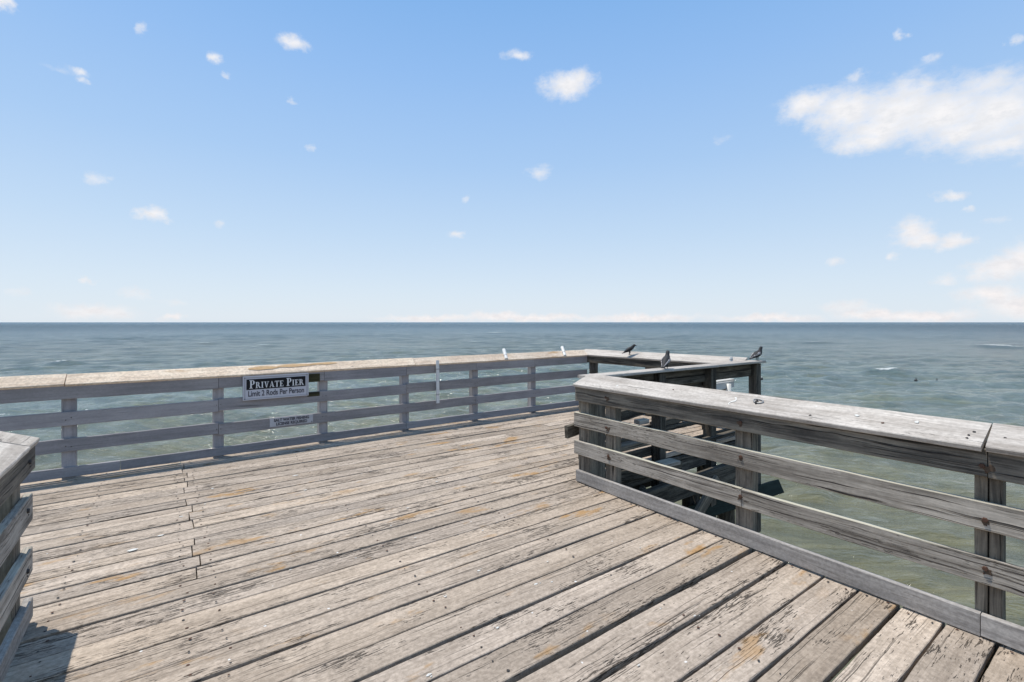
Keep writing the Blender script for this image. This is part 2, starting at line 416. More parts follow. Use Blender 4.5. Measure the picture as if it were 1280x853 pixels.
# ---------------------------------------------------------------- sea
SEA = -2.8
def build_sea():
    H = 1.70 - SEA
    a_in = np.linspace(rad(-62), rad(62), 470)
    a_out = np.linspace(rad(62), rad(298), 50)[1:-1]
    ang = np.concatenate([a_in, a_out])
    n = len(ang)
    r = [1.2]
    while r[-1] < 60000:
        k = 1.0085 if r[-1] < 260 else (1.02 if r[-1] < 1500 else 1.08)
        r.append(r[-1] * k)
    r = np.array(r); m = len(r)
    R, A = np.meshgrid(r, ang, indexing='ij')
    th = rad(90 + YAW * 1.0) - A           # bearing measured from +X
    th = math.atan2(FWD.y, FWD.x) - A
    X = R * np.cos(th); Y = R * np.sin(th)
    Z = np.zeros_like(X)
    g = np.random.default_rng(3)
    base = math.atan2(-FWD.y, -FWD.x) + .25
    dr = np.gradient(r)
    sp = np.maximum(dr[:, None], R * (rad(124) / 470) * 1.0) * np.ones_like(X)
    for i in range(110):
        lam = .55 * (12.0 / .55) ** g.random()
        a = base + g.normal(0, .50 if lam < 3 else .30)
        amp = .0050 * lam * (1.3 if lam < 2.5 else (.85 if lam < 6 else .36)) * g.uniform(.5, 1.3)
        k = 2 * math.pi / lam
        ph = g.random() * 6.283
        fade = np.clip(lam / (sp * 2.0) - .8, 0, 1)
        w = np.sin(k * (X * math.cos(a) + Y * math.sin(a)) + ph)
        Z += amp * fade * (w + .18 * np.cos(2 * (k * (X * math.cos(a) + Y * math.sin(a)) + ph)))
    # groups of higher and calmer water, and three crests that are just breaking
    Z *= .75 + .45 * np.sin(X * .031 + 1.0) * np.sin(Y * .043 + .4)
    foam = np.zeros_like(X)
    def crest(px, py, halfw, hgt, thick, fo):
        d = 599 * H / (py - 403.); c = FWD * d + RGT * ((px - 640) / 599 * d)
        lx = (X - c.x) * RGT.x + (Y - c.y) * RGT.y; ly = (X - c.x) * FWD.x + (Y - c.y) * FWD.y + .12 * lx
        wgt = np.exp(-(lx / halfw) ** 2)
        Z[:] += hgt * wgt * np.exp(-(ly / thick) ** 2)
        foam[:] = np.maximum(foam, fo * np.exp(-(lx / (halfw * .55)) ** 2) * np.exp(-((ly - thick * .0) / (thick * .75)) ** 2))
    crest(1106, 467.5, 2.0, .42, .75, 1.0); crest(1105, 479, 1.6, .22, .6, 0); crest(1190, 500, 2.4, .16, .7, 0); crest(1130, 498, 2.2, .16, .6, 0); crest(1247, 434, 2.3, .50, 4.6, 1.7); crest(1016, 429, 5.5, .35, 1.8, .8)
    crest(590, 428, 6, .3, 2, .6); crest(75, 455, 2.0, .25, .9, .9); crest(92, 455, 2.2, .2, .8, .5); crest(165, 436, 3, .3, 1.5, .9)
    crest(330, 433, 3.5, .3, 1.5, .9); crest(320, 434, 2.5, .2, 1.3, .7); crest(620, 417, 8, .5, 6, .8); crest(255, 430, 4, .3, 1.6, .7)
    for _ in range(80):
        pyy = 403 + 5 + 60 * g.random() ** 1.5
        d = 599 * H / (pyy - 403)
        crest(g.uniform(-80, 1360), pyy, d * .005 * g.uniform(.5, 1.6), .0008 * d, d * .010, g.uniform(.4, .95))
    # lines of spent foam running with the waves close to the pier
    for _ in range(60):
        pyy = g.uniform(482, 560); pxx = g.uniform(-100, 720)
        d = 599 * H / (pyy - 403)
        crest(pxx, pyy, d * .02 * g.uniform(.4, 1.5), .02, d * .006 * g.uniform(.5, 1.2), g.uniform(.35, .8))
    V = np.stack([X.ravel(), Y.ravel(), (SEA + Z).ravel()], 1)
    idx = np.arange(m * n).reshape(m, n)
    a_ = idx[:-1, :]; b_ = idx[1:, :]
    a2 = np.roll(a_, -1, 1); b2 = np.roll(b_, -1, 1)
    F = np.stack([a_, a2, b2, b_], -1).reshape(-1, 4)
    me = bpy.data.meshes.new('sea')
    me.vertices.add(len(V)); me.vertices.foreach_set('co', V.ravel())
    me.loops.add(F.size); me.loops.foreach_set('vertex_index', F.ravel().astype(np.int32))
    me.polygons.add(len(F)); me.polygons.foreach_set('loop_start', np.arange(0, F.size, 4, dtype=np.int32))
    me.polygons.foreach_set('use_smooth', np.ones(len(F), dtype=bool))
    at = me.attributes.new('foam', 'FLOAT', 'POINT'); at.data.foreach_set('value', foam.ravel())
    at = me.attributes.new('hgt', 'FLOAT', 'POINT'); at.data.foreach_set('value', Z.ravel())
    me.update(calc_edges=True); me.validate()
    if me.polygons[0].normal.z < 0: me.flip_normals()
    # water
    mt, t, b = newmat('sea_water')
    geo = t.new('ShaderNodeNewGeometry').outputs['Position']
    flat = t.vec('MULTIPLY', geo, (1, 1, 0))
    rot = t.new('ShaderNodeVectorRotate', rotation_type='Z_AXIS'); t.l.new(flat, rot.inputs['Vector']); rot.inputs['Angle'].default_value = rad(-YAW + 10)
    W = rot.outputs[0]                       # x along the crests, y with the wind
    dd = t.vec('LENGTH', flat)
    silt = t.noise(t.vec('MULTIPLY', W, (.16, .62, 1)), 1, 6, .66)
    silt = t.ss(silt, .34, .78)
    hg = t.new('ShaderNodeAttribute', attribute_name='hgt').outputs['Fac']
    near = t.mix(silt, (.130, .134, .088), (.172, .155, .074))
    near = t.mix(t.math('MULTIPLY', t.ss(hg, .12, .45), .7), near, (.20, .20, .105))
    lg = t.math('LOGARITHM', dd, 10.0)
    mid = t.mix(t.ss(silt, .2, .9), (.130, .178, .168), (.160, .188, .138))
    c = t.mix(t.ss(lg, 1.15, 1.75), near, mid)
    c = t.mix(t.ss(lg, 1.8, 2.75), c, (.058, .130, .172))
    # ripples at three sizes
    r1 = t.noise(t.vec('MULTIPLY', W, (1.3, 3.6, 1)), 1, 5, .62)
    r2 = t.noise(t.vec('MULTIPLY', W, (.7, 2.6, 1)), 1, 7, .74)
    r3 = t.noise(t.vec('MULTIPLY', W, (.075, .36, 1)), 1, 9, .76)
    rl = t.math('ADD', t.math('MULTIPLY', t.ss(r2, .35, .68), .55), t.math('MULTIPLY', t.ss(r3, .35, .66), .45))
    c = t.mul(1.0, c, t.mix(rl, (.60, .63, .68), (1.28, 1.26, 1.2)))  # light and dark wave faces put into the water colour
    fo = t.new('ShaderNodeAttribute', attribute_name='foam').outputs['Fac']
    fn = t.noise(t.vec('MULTIPLY', W, (1.5, 4.5, 1)), 1, 5, .65)
    fn2 = t.noise(t.vec('MULTIPLY', W, (.25, 1.4, 1)), 1, 5, .65)
    fm = t.ss(t.math('MULTIPLY', fo, t.math('MULTIPLY_ADD', t.math('ADD', fn, t.math('MULTIPLY', t.math('SUBTRACT', fn2, .5), .8)), 4.2, -1.45)), .35, .60)
    c = t.mix(t.math('MULTIPLY', fm, .8), c, (.72, .74, .72))
    t.l.new(c, b.inputs['Base Color'])
    rg = t.math('MULTIPLY_ADD', t.ss(lg, 1.3, 3.0), .18, .09)
    rg = t.math('MAXIMUM', rg, t.math('MULTIPLY', fm, .8))
    t.l.new(rg, b.inputs['Roughness']); b.inputs['IOR'].default_value = 1.333
    b.inputs['Specular IOR Level'].default_value = .5
    b1 = t.new('ShaderNodeBump'); b1.inputs['Distance'].default_value = .16; t.l.new(r1, b1.inputs['Height'])
    t.l.new(t.math('SUBTRACT', 1, t.ss(lg, 1.2, 2.3)), b1.inputs['Strength'])
    b2 = t.new('ShaderNodeBump'); b2.inputs['Distance'].default_value = 1.1; t.l.new(r2, b2.inputs['Height'])
    t.l.new(t.ss(lg, 1.2, 2.2), b2.inputs['Strength']); t.l.new(b1.outputs[0], b2.inputs['Normal'])
    b3 = t.new('ShaderNodeBump'); b3.inputs['Distance'].default_value = 7.; t.l.new(r3, b3.inputs['Height'])
    t.l.new(t.ss(lg, 2.0, 3.0), b3.inputs['Strength']); t.l.new(b2.outputs[0], b3.inputs['Normal'])
    t.l.new(b3.outputs[0], b.inputs['Normal'])
    me.materials.append(mt)
    o = bpy.data.objects.new('sea', me); COL.objects.link(o)
    tag(o, kind='structure')
build_sea()

# ---------------------------------------------------------------- deck
def build_deck():
    mb = MB()
    edges = [-1.95, -1.73, -1.51, -1.30, -1.08, -.86, -.64, -.42, -.20, .02, .23, .335, .543, .755, .96, 1.169, 1.371, 1.607, 1.842, 2.064, 2.27, 2.481, 2.713, 2.922, 3.15, 3.37, 3.585, 3.80]
    gap = {1.842: .042, 1.607: .030, .96: .027, 1.371: .018, 2.27: .022, 2.922: .018, 3.15: .010, 2.064: .012, .755: .016}
    TH = .045
    def plank(x0, x1, y0, y1, g0, g1):
        w = (y1 - g1 / 2) - (y0 + g0 / 2)
        yc = ((y1 - g1 / 2) + (y0 + g0 / 2)) / 2
        z = rng.uniform(-.004, .002) - TH / 2
        mb.beam((x0, yc, z), (x1, yc, z), w, TH, (0, 1, 0), ch=.0035, seg=.11, edge=.0035, warp=.0012, tilt=rng.uniform(-.012, .012), endcut=rng.uniform(-.003, .003))
    for a, b in zip(edges[:-1], edges[1:]):
        g0 = gap.get(a, .018); g1 = gap.get(b, .018)
        plank(-.655 + rng.uniform(-.015, .015), 3.625 + rng.uniform(-.004, .012), a, b, g0, g1)
    # the cross arm: boards butt at x = .18 and again further right
    y = 3.80; i = 0
    ys = [3.80]
    while ys[-1] < 7.15: ys.append(ys[-1] + rng.choice([.145, .20, .215, .225, .19]))
    jr = {3: 2.80, 6: 4.4, 8: 1.95, 11: 5.1}
    for i, (a, b) in enumerate(zip(ys[:-1], ys[1:])):
        g = rng.choice([.014, .018, .022, .028]); g1 = .015
        j = .18 + (.0, .03, -.01, .012, -.015, .02)[i % 6]
        k = jr.get(i, 5.6 if i % 2 else 4.2)
        if i in (4, 9):
            plank(-1.9, k - .003, a, b, g, g1); plank(-3.6, -1.906, a, b, g, g1)
        else:
            plank(j + .004, k - .003, a, b, g, g1); plank(-3.6, j - .004, a, b, g + rng.choice([0, .004]), g1)
        plank(k + .003, 7.24 + (7 - a) * .078 + rng.uniform(-.02, .03), a, b, g, g1)
    # nail heads over the joists
    allrows = list(zip(edges[:-1], edges[1:])) + list(zip(ys[:-1], ys[1:]))
    for a, b in allrows:
        for xj in (-.52, .10, .27, 1.35, 2.42, 3.53, 4.6, 5.7, 6.9):
            if xj > 3.6 and a < 3.7: continue
            for q in (.25, .75):
                if rng.random() < .1: continue
                p = (xj + rng.uniform(-.02, .02), a + (b - a) * (q + rng.uniform(-.06, .06)), .0035)
                mb.disc(p, (0, 0, 1), rng.uniform(.005, .009), .0015, 7, mi=1 if rng.random() < .6 else 2, irr=.25)
    o = mb.build('deck', [M['deck'], M['rust'], M['iron']])
    tag(o, kind='structure')
build_deck()

# ---------------------------------------------------------------- railings
Z_FASCIA = (.872, 1.02); Z_RAIL2 = (.585, .735); Z_RAIL3 = (.295, .437); Z_KICK = (.030, .138)
def railing(name, O, S, N, label, cat, posts, s0, s1, mats, pw=.14, cap_joints=(), rail_joints=(), thick=.038, cap_w=.27,
            cap_in=.05, zc=(1.035, 1.128), split=(), pd=None, post_low=-.9, skip=(), outer=False, bolts=True, jit=.0, fascia_cut=(), wob=.006,
            rails=(Z_RAIL2, Z_RAIL3), kick=Z_KICK, cap_ext=(0, 0), ext=None, bolt_mat='rust'):
    O = Vector(O); S = Vector(S); N = Vector(N); Zv = Vector((0, 0, 1))
    def W(s, n, z): return O + S * s + N * n + Zv * z
    pd = pd or pw
    root = thing(name, W((s0 + s1) / 2, 0, 0), label, cat)
    lo, hi = min(s0, s1), max(s0, s1)
    def runs(j):
        pts = [lo] + sorted(x for x in j if lo < x < hi) + [hi]
        return list(zip(pts[:-1], pts[1:]))
    # posts
    for s in posts:
        mb = MB()
        zt = (zc[0] + zc[1]) / 2 - .045
        lean = rng.uniform(-.004, .004)
        if s in split:
            for q in (-1, 1):
                mb.beam(W(s + q * .029, -thick - pd / 2 - .001, post_low), W(s + q * .030 + lean, -thick - pd / 2 - .001, zt), .050, pd, S, ch=.005, seg=.2, edge=.002)
        else:
            mb.beam(W(s, -thick - pd / 2 - .001, post_low), W(s + lean, -thick - pd / 2 - .001, zt), pw, pd, S, ch=.006, seg=.2, edge=.002)
        mb.build('post', mats['post'], root)
    def rail_board(a, b, z0, z1, nme, mat, n0=0.0, th=thick):
        mb = MB()
        dz = rng.uniform(-wob, wob)
        zc_ = (z0 + z1) / 2
        mb.beam(W(a + .002, n0 - th / 2, zc_ + dz), W(b - .002, n0 - th / 2, zc_ + rng.uniform(-wob, wob)), z1 - z0, th, Zv, ch=.004, seg=.14, edge=.0025, warp=.0012)
        return mb.build(nme, mat, root)
    e0, e1 = ext if ext else (0, 0)
    for zz, (z0, z1) in enumerate(rails):
        jn = rail_joints[zz] if rail_joints else ()
        for a, b in runs(jn):
            a2 = a - (e0 if a == lo else 0); b2 = b + (e1 if b == hi else 0)
            rail_board(a2, b2, z0, z1, 'rail', mats['rail'])
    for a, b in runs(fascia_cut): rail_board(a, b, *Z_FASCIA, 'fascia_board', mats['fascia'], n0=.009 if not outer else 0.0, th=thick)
    if outer:
        mb = MB()
        for a, b in ((lo, hi),):
            mb.beam(W(a, -thick - .001 - .02, 1.035), W(b, -thick - .001 - .02, 1.035), .10, .035, Zv, ch=.004, seg=.14, edge=.006)
        mb.build('fascia_board', mats['fascia'], root)
        mb = MB()
        mb.beam(W(lo, -thick - .001 - .028, .928), W(hi, -thick - .001 - .028, .93), .095, .035, Zv, ch=.004, seg=.14, edge=.006)
        mb.build('fascia_board', mats['fascia'], root)
    if kick:
        for a, b in runs(rail_joints[2] if len(rail_joints) > 2 else ()): rail_board(a, b, *kick, 'kick_board', mats['kick'])
    # sloping cap: low edge inward, high edge outward
    rise = zc[1] - zc[0]
    horiz = math.sqrt(max(.01, cap_w ** 2 - rise ** 2))
    side = N * horiz - Zv * rise
    cn = cap_in - horiz / 2; cz = (zc[0] + zc[1]) / 2
    nrm = (N * rise + Zv * horiz).normalized()
    for a, b in runs(cap_joints):
        a2 = a - (cap_ext[0] if a == lo else 0); b2 = b + (cap_ext[1] if b == hi else 0)
        mb = MB()
        dz = rng.uniform(-.004, .004)
        mb.beam(W(a2 + (.009 if a in split or .585 in cap_joints else .004), cn, cz + dz) - nrm * .017, W(b2 - .003, cn, cz + rng.uniform(-.004, .004)) - nrm * .017, cap_w, .034, side, ch=.005, seg=.15, edge=.003, warp=.001, endcut=rng.uniform(-.006, .006))
        mb.build('cap_board', mats['cap'], root)
    if bolts:
        mb_list = []
        for s in posts:
            for (z0, z1) in rails + (Z_FASCIA,):
                mb = MB()
                z = (z0 + z1) / 2 + rng.uniform(-.02, .02)
                nn = .0095 if z > .8 and not outer else .0005
                mb.disc(W(s + rng.uniform(-.02, .02), nn, z), N, .014, .010, 6, irr=.05)
                mb.disc(W(s + rng.uniform(-.02, .02), nn, z - .028), N, .005, .003, 6)
                mb.build('bolt', M[bolt_mat], root)
                if bolt_mat == 'rust':
                    mb = MB(); mb.disc(W(s + rng.uniform(-.012, .012), nn - .0005, z - .012), N, rng.uniform(.016, .026), .0026, 11, irr=.45)
                    mb.build('rust_stain', M['ruststain'], root)
    return root

far_posts = [-2.2, -.835, .553, 1.823, 3.055, 4.325, 5.605]
far_m = dict(post=M['paint'], rail=M['paint'], fascia=M['paint'], kick=M['paint'], cap=M['farcap'])
far = railing('pier_railing', (0, 7.0, 0), (1, 0, 0), (0, -1, 0),
              'long grey painted pier railing that carries the black and white sign', 'railing',
              far_posts, -3.4, 6.98, far_m, pw=.115, thick=.03, cap_in=.03, cap_w=.168, zc=(1.032, 1.138),
              cap_joints=(-.86, 3.2), rail_joints=((.553, 3.055, 5.605), (.553, 4.325), (-.4, 3.055)), fascia_cut=(.553, 1.823, 3.055, 4.325, 5.605),
              bolts=False, post_low=-.6, wob=.008)
# bare wood left where an older, wider sign was screwed on
for (z0, z1, n) in ((.872, .985, .0112), (.672, .733, .0022)):
    mb = MB(); mb.beam((1.60, 7.0 - n, (z0 + z1) / 2), (1.762, 7.0 - n, (z0 + z1) / 2), z1 - z0, .004, (0, 0, 1), ch=.001, seg=.05)
    o = mb.build('bare_patch', M['olive'], far); o['label'] = 'dark olive unpainted patch beside the sign'
mb = MB()
for (xa, xb, q0, q1) in ((.86, 1.25, .25, .62), (1.2, 1.75, .18, .50), (1.62, 2.05, .12, .38)):
    n = 14; ring_ = []
    for k in range(n):
        aa = 6.2832 * k / n
        xx = (xa + xb) / 2 + (xb - xa) / 2 * math.cos(aa) * rng.uniform(.8, 1.1); qq = (q0 + q1) / 2 + (q1 - q0) / 2 * math.sin(aa) * rng.uniform(.7, 1.2)
        ring_.append(mb.vert((xx, 6.97 + .13 * (1 - qq), 1.032 + .106 * (1 - qq) + .0045)))
    mb.face(list(reversed(ring_)))
o = mb.build('rust_stain', M['ochre'], far); o['label'] = 'orange brown stain on the cap above the sign'
# screws at the far posts
for s in far_posts[1:]:
    for z in (.66, .37):
        for q in (-.02, .025):
            mb = MB(); mb.disc((s + q, 6.9995, z + rng.uniform(-.02, .02)), (0, -1, 0), .006, .003, 6); mb.build('screw', M['iron'], far)

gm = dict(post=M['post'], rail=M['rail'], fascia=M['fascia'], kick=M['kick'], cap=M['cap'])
right_rail = railing('pier_railing', (3.555, 0, 0), (0, 1, 0), (-1, 0, 0),
    'weathered grey timber railing in the right foreground with a metal ring on its cap', 'railing',
    [3.28, 1.93, .58, -.77], -1.6, 3.735, gm, pw=.135, pd=.09, kick=(.010, .130), cap_joints=(.585,), rail_joints=((.0,), (1.925, -.5), (.605,)),
    fascia_cut=(.575,), split=(.58,), post_low=-1.3, cap_in=.042, cap_w=.26, zc=(1.042, 1.138), ext=(0, .03))
mb = MB(); mb.beam((3.595 + .075, 3.66, -1.4), (3.595 + .075, 3.66, 1.03), .15, .15, (0, 1, 0), ch=.006, seg=.2, edge=.003); mb.build('post', M['post'], right_rail)
mb = MB(); mb.beam((3.60 + .23, 3.70, -1.4), (3.60 + .23, 3.70, 1.03), .14, .14, (0, 1, 0), ch=.006, seg=.2, edge=.003); mb.build('post', M['post'], right_rail)
for (px_, py_) in ((3.60, 3.5), (3.58, 2.95), (3.66, 2.6), (3.57, 1.45), (3.60, .66), (3.64, .645), (3.57, .66), (3.62, .52), (3.60, 1.05)):
    f_ = (px_ - 3.513) / .24
    mb = MB(); mb.disc((px_, py_, 1.042 + .096 * f_ - .001), (-.37, 0, .93), rng.uniform(.006, .010), .003, 7, irr=.3); mb.build('nail', M['iron'] if rng.random() < .7 else M['rust'], right_rail)
mb = MB()
n_ = 9; up_ = []; lo_ = []
for q in range(n_):
    xx = 3.55 + q * .0145; hw = .006 * (.5 + rng.random()) + .004 * (q == 4); yy = 2.02 + .014 * math.sin(q * .9); zz = 1.042 + .096 * (xx - 3.513) / .24 + .0025
    up_.append(mb.vert((xx, yy + hw, zz))); lo_.append(mb.vert((xx, yy - hw, zz)))
for q in range(n_ - 1): mb.face((lo_[q], lo_[q + 1], up_[q + 1], up_[q]))
mb.build('dropping', M['dropping'], right_rail)
for c_ in ((3.64, 1.2, 1.0945), (3.66, .9, 1.1025), (3.6, 3.2, 1.079)):
    mb = MB(); mb.disc(c_, (-.37, 0, .93), .013, .002, 9, irr=.45); mb.build('dropping', M['dropping'], right_rail)
left_rail = railing('pier_railing', (-.60, 0, 0), (0, 1, 0), (1, 0, 0),
    'weathered grey railing end cropped by the left edge, its shadow on the deck', 'railing',
    [3.66, 2.35, 1.0], -.5, 3.80, gm, pw=.14, cap_joints=(3.55,), rail_joints=((), (), ()), post_low=-1.0, cap_in=.03, cap_w=.30, zc=(1.04, 1.145), ext=(0, -.01), bolt_mat='iron')
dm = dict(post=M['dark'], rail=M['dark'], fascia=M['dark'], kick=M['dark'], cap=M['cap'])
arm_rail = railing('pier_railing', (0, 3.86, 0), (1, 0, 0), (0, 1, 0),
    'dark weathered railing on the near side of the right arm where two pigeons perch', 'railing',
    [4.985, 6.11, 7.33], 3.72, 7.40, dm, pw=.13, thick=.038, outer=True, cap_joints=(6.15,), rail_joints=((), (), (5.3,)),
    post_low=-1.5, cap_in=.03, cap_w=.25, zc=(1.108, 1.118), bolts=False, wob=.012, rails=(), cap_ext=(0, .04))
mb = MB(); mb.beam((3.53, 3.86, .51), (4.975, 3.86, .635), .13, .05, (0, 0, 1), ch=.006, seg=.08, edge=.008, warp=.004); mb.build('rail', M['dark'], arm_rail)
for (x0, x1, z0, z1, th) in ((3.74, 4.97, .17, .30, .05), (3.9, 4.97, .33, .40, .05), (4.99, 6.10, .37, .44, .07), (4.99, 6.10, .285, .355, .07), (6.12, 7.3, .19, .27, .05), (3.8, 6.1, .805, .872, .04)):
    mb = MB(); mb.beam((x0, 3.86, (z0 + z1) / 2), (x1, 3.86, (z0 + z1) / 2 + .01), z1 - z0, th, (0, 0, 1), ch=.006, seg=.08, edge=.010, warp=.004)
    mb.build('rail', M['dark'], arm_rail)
end_rail = railing('pier_railing', (7.22, 3.9, 0), (-.0772, .997, 0), (-.997, -.0772, 0),
    'weathered railing across the far end of the arm under a small black bird', 'railing',
    [3.03, 1.7, .7], .05, 3.11, dict(dm, cap=M['cap']), pw=.13, thick=.038, cap_joints=(), rail_joints=((), (1.7,), ()),
    post_low=-1.2, cap_in=.03, cap_w=.26, zc=(1.04, 1.14), bolts=False, cap_ext=(.05, .22), rails=(Z_RAIL3,), wob=.02)

# ---------------------------------------------------------------- substructure
def build_sub():
    root = thing('pier_substructure', (5.0, 5.2, SEA), 'dark timber piles, beams and braces under the right arm of the pier', 'pier frame')
    def part(nm, p0, p1, w, h, side, mat, **k):
        mb = MB(); mb.beam(p0, p1, w, h, side, **dict(dict(ch=.006, seg=.25, edge=.004), **k)); mb.build(nm, mat, root)
    def pile(x, y, r=.13, top=-.5):
        mb = MB()
        zs = np.linspace(SEA - 1.5, top, 9)
        mb.tube([(x + .02 * math.sin(z * 3 + x), y + .02 * math.cos(z * 2 + y), z) for z in zs], [r * (1.08 - .02 * i) * (1 + .04 * math.sin(i * 2.3 + x)) for i in range(9)], 12)
        mb.build('pile', M['dark'], root, smooth=True)
    for x, y in ((4.4, 3.95), (5.95, 3.95), (6.95, 4.0), (4.4, 6.6), (5.95, 6.6), (6.95, 6.6), (1.4, 6.6), (-.3, 3.9), (-.3, 6.6), (3.3, .6), (-.2, .6), (3.3, 3.2)):
        pile(x, y)
    # joists under the boards
    part('joist', (.18, 3.7, -.155), (.18, 7.1, -.155), .16, .2, (1, 0, 0), M['dark'])
    for x in (-.5, 1.35, 2.42, 3.5): part('joist', (x, -1.9, -.155), (x, 7.1, -.155), .05, .2, (1, 0, 0), M['dark'])
    for x in (4.6, 5.7, 6.9): part('joist', (x, 3.82, -.155), (x, 7.1, -.155), .05, .2, (1, 0, 0), M['dark'])
    # edge beams and pile caps
    part('edge_beam', (3.7, 3.79, -.16), (7.42, 3.79, -.16), .20, .05, (0, 0, 1), M['dark'])
    part('edge_beam', (3.64, -1.9, -.16), (3.64, 3.6, -.16), .20, .05, (0, 0, 1), M['dark'])
    part('edge_beam', (-3.5, 7.06, -.16), (7.15, 7.06, -.16), .20, .05, (0, 0, 1), M['dark'])
    part('pile_cap', (3.2, 3.60, -.40), (6.75, 3.60, -.36), .24, .09, (0, 0, 1), M['dark'])
    part('pile_cap', (3.7, 3.95, -.88), (7.74, 3.62, -.87), .20, .16, (0, .5, 1), M['green'])
    part('pile_cap', (-3.4, 6.6, -.40), (7.4, 6.6, -.40), .28, .28, (0, 0, 1), M['dark'])
    part('pile_cap', (-.6, .6, -.40), (3.6, .6, -.40), .28, .28, (0, 0, 1), M['dark'])
    for zz in (-.30, -.62, -.98):  # boards added under the arm as a dark fill against light from below
        part('fill_wale', (3.7, 4.02, zz), (5.3, 4.02, zz - .02), .24, .07, (0, 0, 1), M['dark'])
    part('fill_wale', (3.7, 3.93, -.10), (5.0, 3.93, -.12), .12, .05, (0, 0, 1), M['post'])
    part('fill_wale', (3.66, 3.75, -.34), (3.66, 1.9, -.36), .20, .06, (0, 0, 1), M['dark'])
    # sway braces
    part('brace', (4.55, 3.70, -.3), (5.85, 3.70, -1.7), .18, .05, (0, 0, 1), M['dark'])
    part('brace', (5.85, 3.48, -.35), (5.0, 3.50, -1.05), .16, .05, (0, 0, 1), M['post'])
    part('brace', (4.45, 4.1, -.4), (6.9, 6.4, -1.6), .18, .05, (0, 0, 1), M['dark'])
    part('brace', (4.5, 6.5, -.4), (6.9, 4.1, -1.7), .18, .05, (0, 0, 1), M['dark'])
    # broken board ends and blocks left along the edge of the arm
    part('block', (4.02, 3.62, .30), (4.55, 3.60, .31), .13, .06, (0, 1, 0), M['post'])
    part('block', (4.75, 3.56, .012), (5.02, 3.54, .015), .16, .045, (0, 1, 0), M['rail'])
    part('block', (4.48, 3.68, .53), (4.64, 3.67, .53), .09, .05, (0, 1, 0), M['rail'])
    part('block', (4.1, 3.72, -.05), (5.2, 3.60, -.09), .12, .06, (0, 0, 1), M['dark'])
    part('block', (5.9, 3.70, .115), (6.8, 3.70, .12), .045, .09, (0, 0, 1), M['dark'])
    # split outer skin hanging off the middle pile
    mb = MB()
    for k, (dx, ln) in enumerate(((-.10, .75), (.02, 1.0), (.13, .8))):
        mb.beam((5.95 + dx, 3.79 - .02 * k, -1.0), (5.95 + dx + .06, 3.72 - .03 * k, -1.0 - ln), .035, .02, (1, 0, 0), ch=.003, seg=.2, edge=.006)
    mb.build('splinter', M['cap'], root)
build_sub()

# ---------------------------------------------------------------- signs
def text_mesh(name, body, size, mat, parent, loc, bold=0.0, sx=1.0, space=1.0):
    cu = bpy.data.curves.new(name, 'FONT'); cu.body = body; cu.size = size; cu.offset = bold; cu.space_character = space
    cu.align_x = 'CENTER'; cu.align_y = 'CENTER'; cu.extrude = .0006
    tmp = bpy.data.objects.new('tmp', cu); COL.objects.link(tmp)
    bpy.context.view_layer.update()
    me = bpy.data.meshes.new_from_object(tmp.evaluated_get(bpy.context.evaluated_depsgraph_get()))
    bpy.data.objects.remove(tmp)
    me.transform(Matrix.Rotation(rad(90), 4, 'X') @ Matrix.Diagonal((sx, 1, 1, 1)))
    me.materials.clear(); me.materials.append(mat)
    o = bpy.data.objects.new(name, me); COL.objects.link(o); o.parent = parent; o.location = Vector(loc) - root_loc(parent)
    return o

def serif_glyph(ch):
    """convex polygons in a box of height 1; returns (polys, width)"""
    T, t, s = .20, .075, .06
    R = lambda x0, y0, x1, y1: [(x0, y0), (x1, y0), (x1, y1), (x0, y1)]
    def bowl(x, yc, rx, ry):
        P = []
        n = 10
        for i in range(n):
            a0 = -math.pi / 2 + math.pi * i / n; a1 = -math.pi / 2 + math.pi * (i + 1) / n
            def io(a):
                th = t + (T - t) * max(0, math.cos(a))
                return ((x + rx * math.cos(a), yc + ry * math.sin(a)), (x + max(0, (rx - th)) * math.cos(a), yc + (ry - t) * math.sin(a)))
            o0, i0 = io(a0); o1, i1 = io(a1)
            P.append([o0, o1, i1, i0])
        return P
    if ch == 'I': return [R(.12, 0, .32, 1), R(0, 0, .44, s), R(0, 1 - s, .44, 1)], .44
    if ch == 'P': return [R(.12, 0, .32, 1), R(0, 0, .46, s), R(0, 1 - s, .32, 1), R(.3, 1 - t, .42, 1), R(.3, .44, .42, .44 + t)] + bowl(.41, .72, .30, .28), .72
    if ch == 'R': return [R(.12, 0, .32, 1), R(0, 0, .44, s), R(0, 1 - s, .32, 1), R(.3, 1 - t, .42, 1), R(.3, .46, .42, .46 + t), [(.40, .5), (.70, 0), (.92, 0), (.60, .5)], R(.66, 0, .96, s)] + bowl(.41, .73, .28, .27), .92
    if ch == 'V': return [[(.10, 1), (.40, 0), (.50, 0), (.33, 1)], [(.40, 0), (.50, 0), (.80, 1), (.72, 1)], R(0, 1 - s, .43, 1), R(.60, 1 - s, .92, 1)], .90
    if ch == 'A': return [[(.08, 0), (.16, 0), (.48, 1), (.40, 1)], [(.40, 1), (.50, 1), (.82, 0), (.60, 0)], R(.2, .28, .66, .28 + t), R(-.02, 0, .28, s), R(.5, 0, .92, s)], .90
    if ch == 'T': return [R(.30, 0, .50, 1), R(.2, 0, .6, s), R(0, 1 - t, .8, 1), [(0, .74), (.05, .74), (.1, 1), (0, 1)], [(.75, .74), (.8, .74), (.8, 1), (.7, 1)]], .80
    if ch == 'E': return [R(.12, 0, .32, 1), R(0, 0, .66, t), R(0, 1 - t, .64, 1), R(.3, .47, .52, .47 + t), [(.6, 0), (.72, 0), (.70, .28), (.66, .28)], [(.6, 1), (.68, 1), (.68, .74), (.64, .74)], R(.48, .38, .53, .62)], .72
    return [], .38

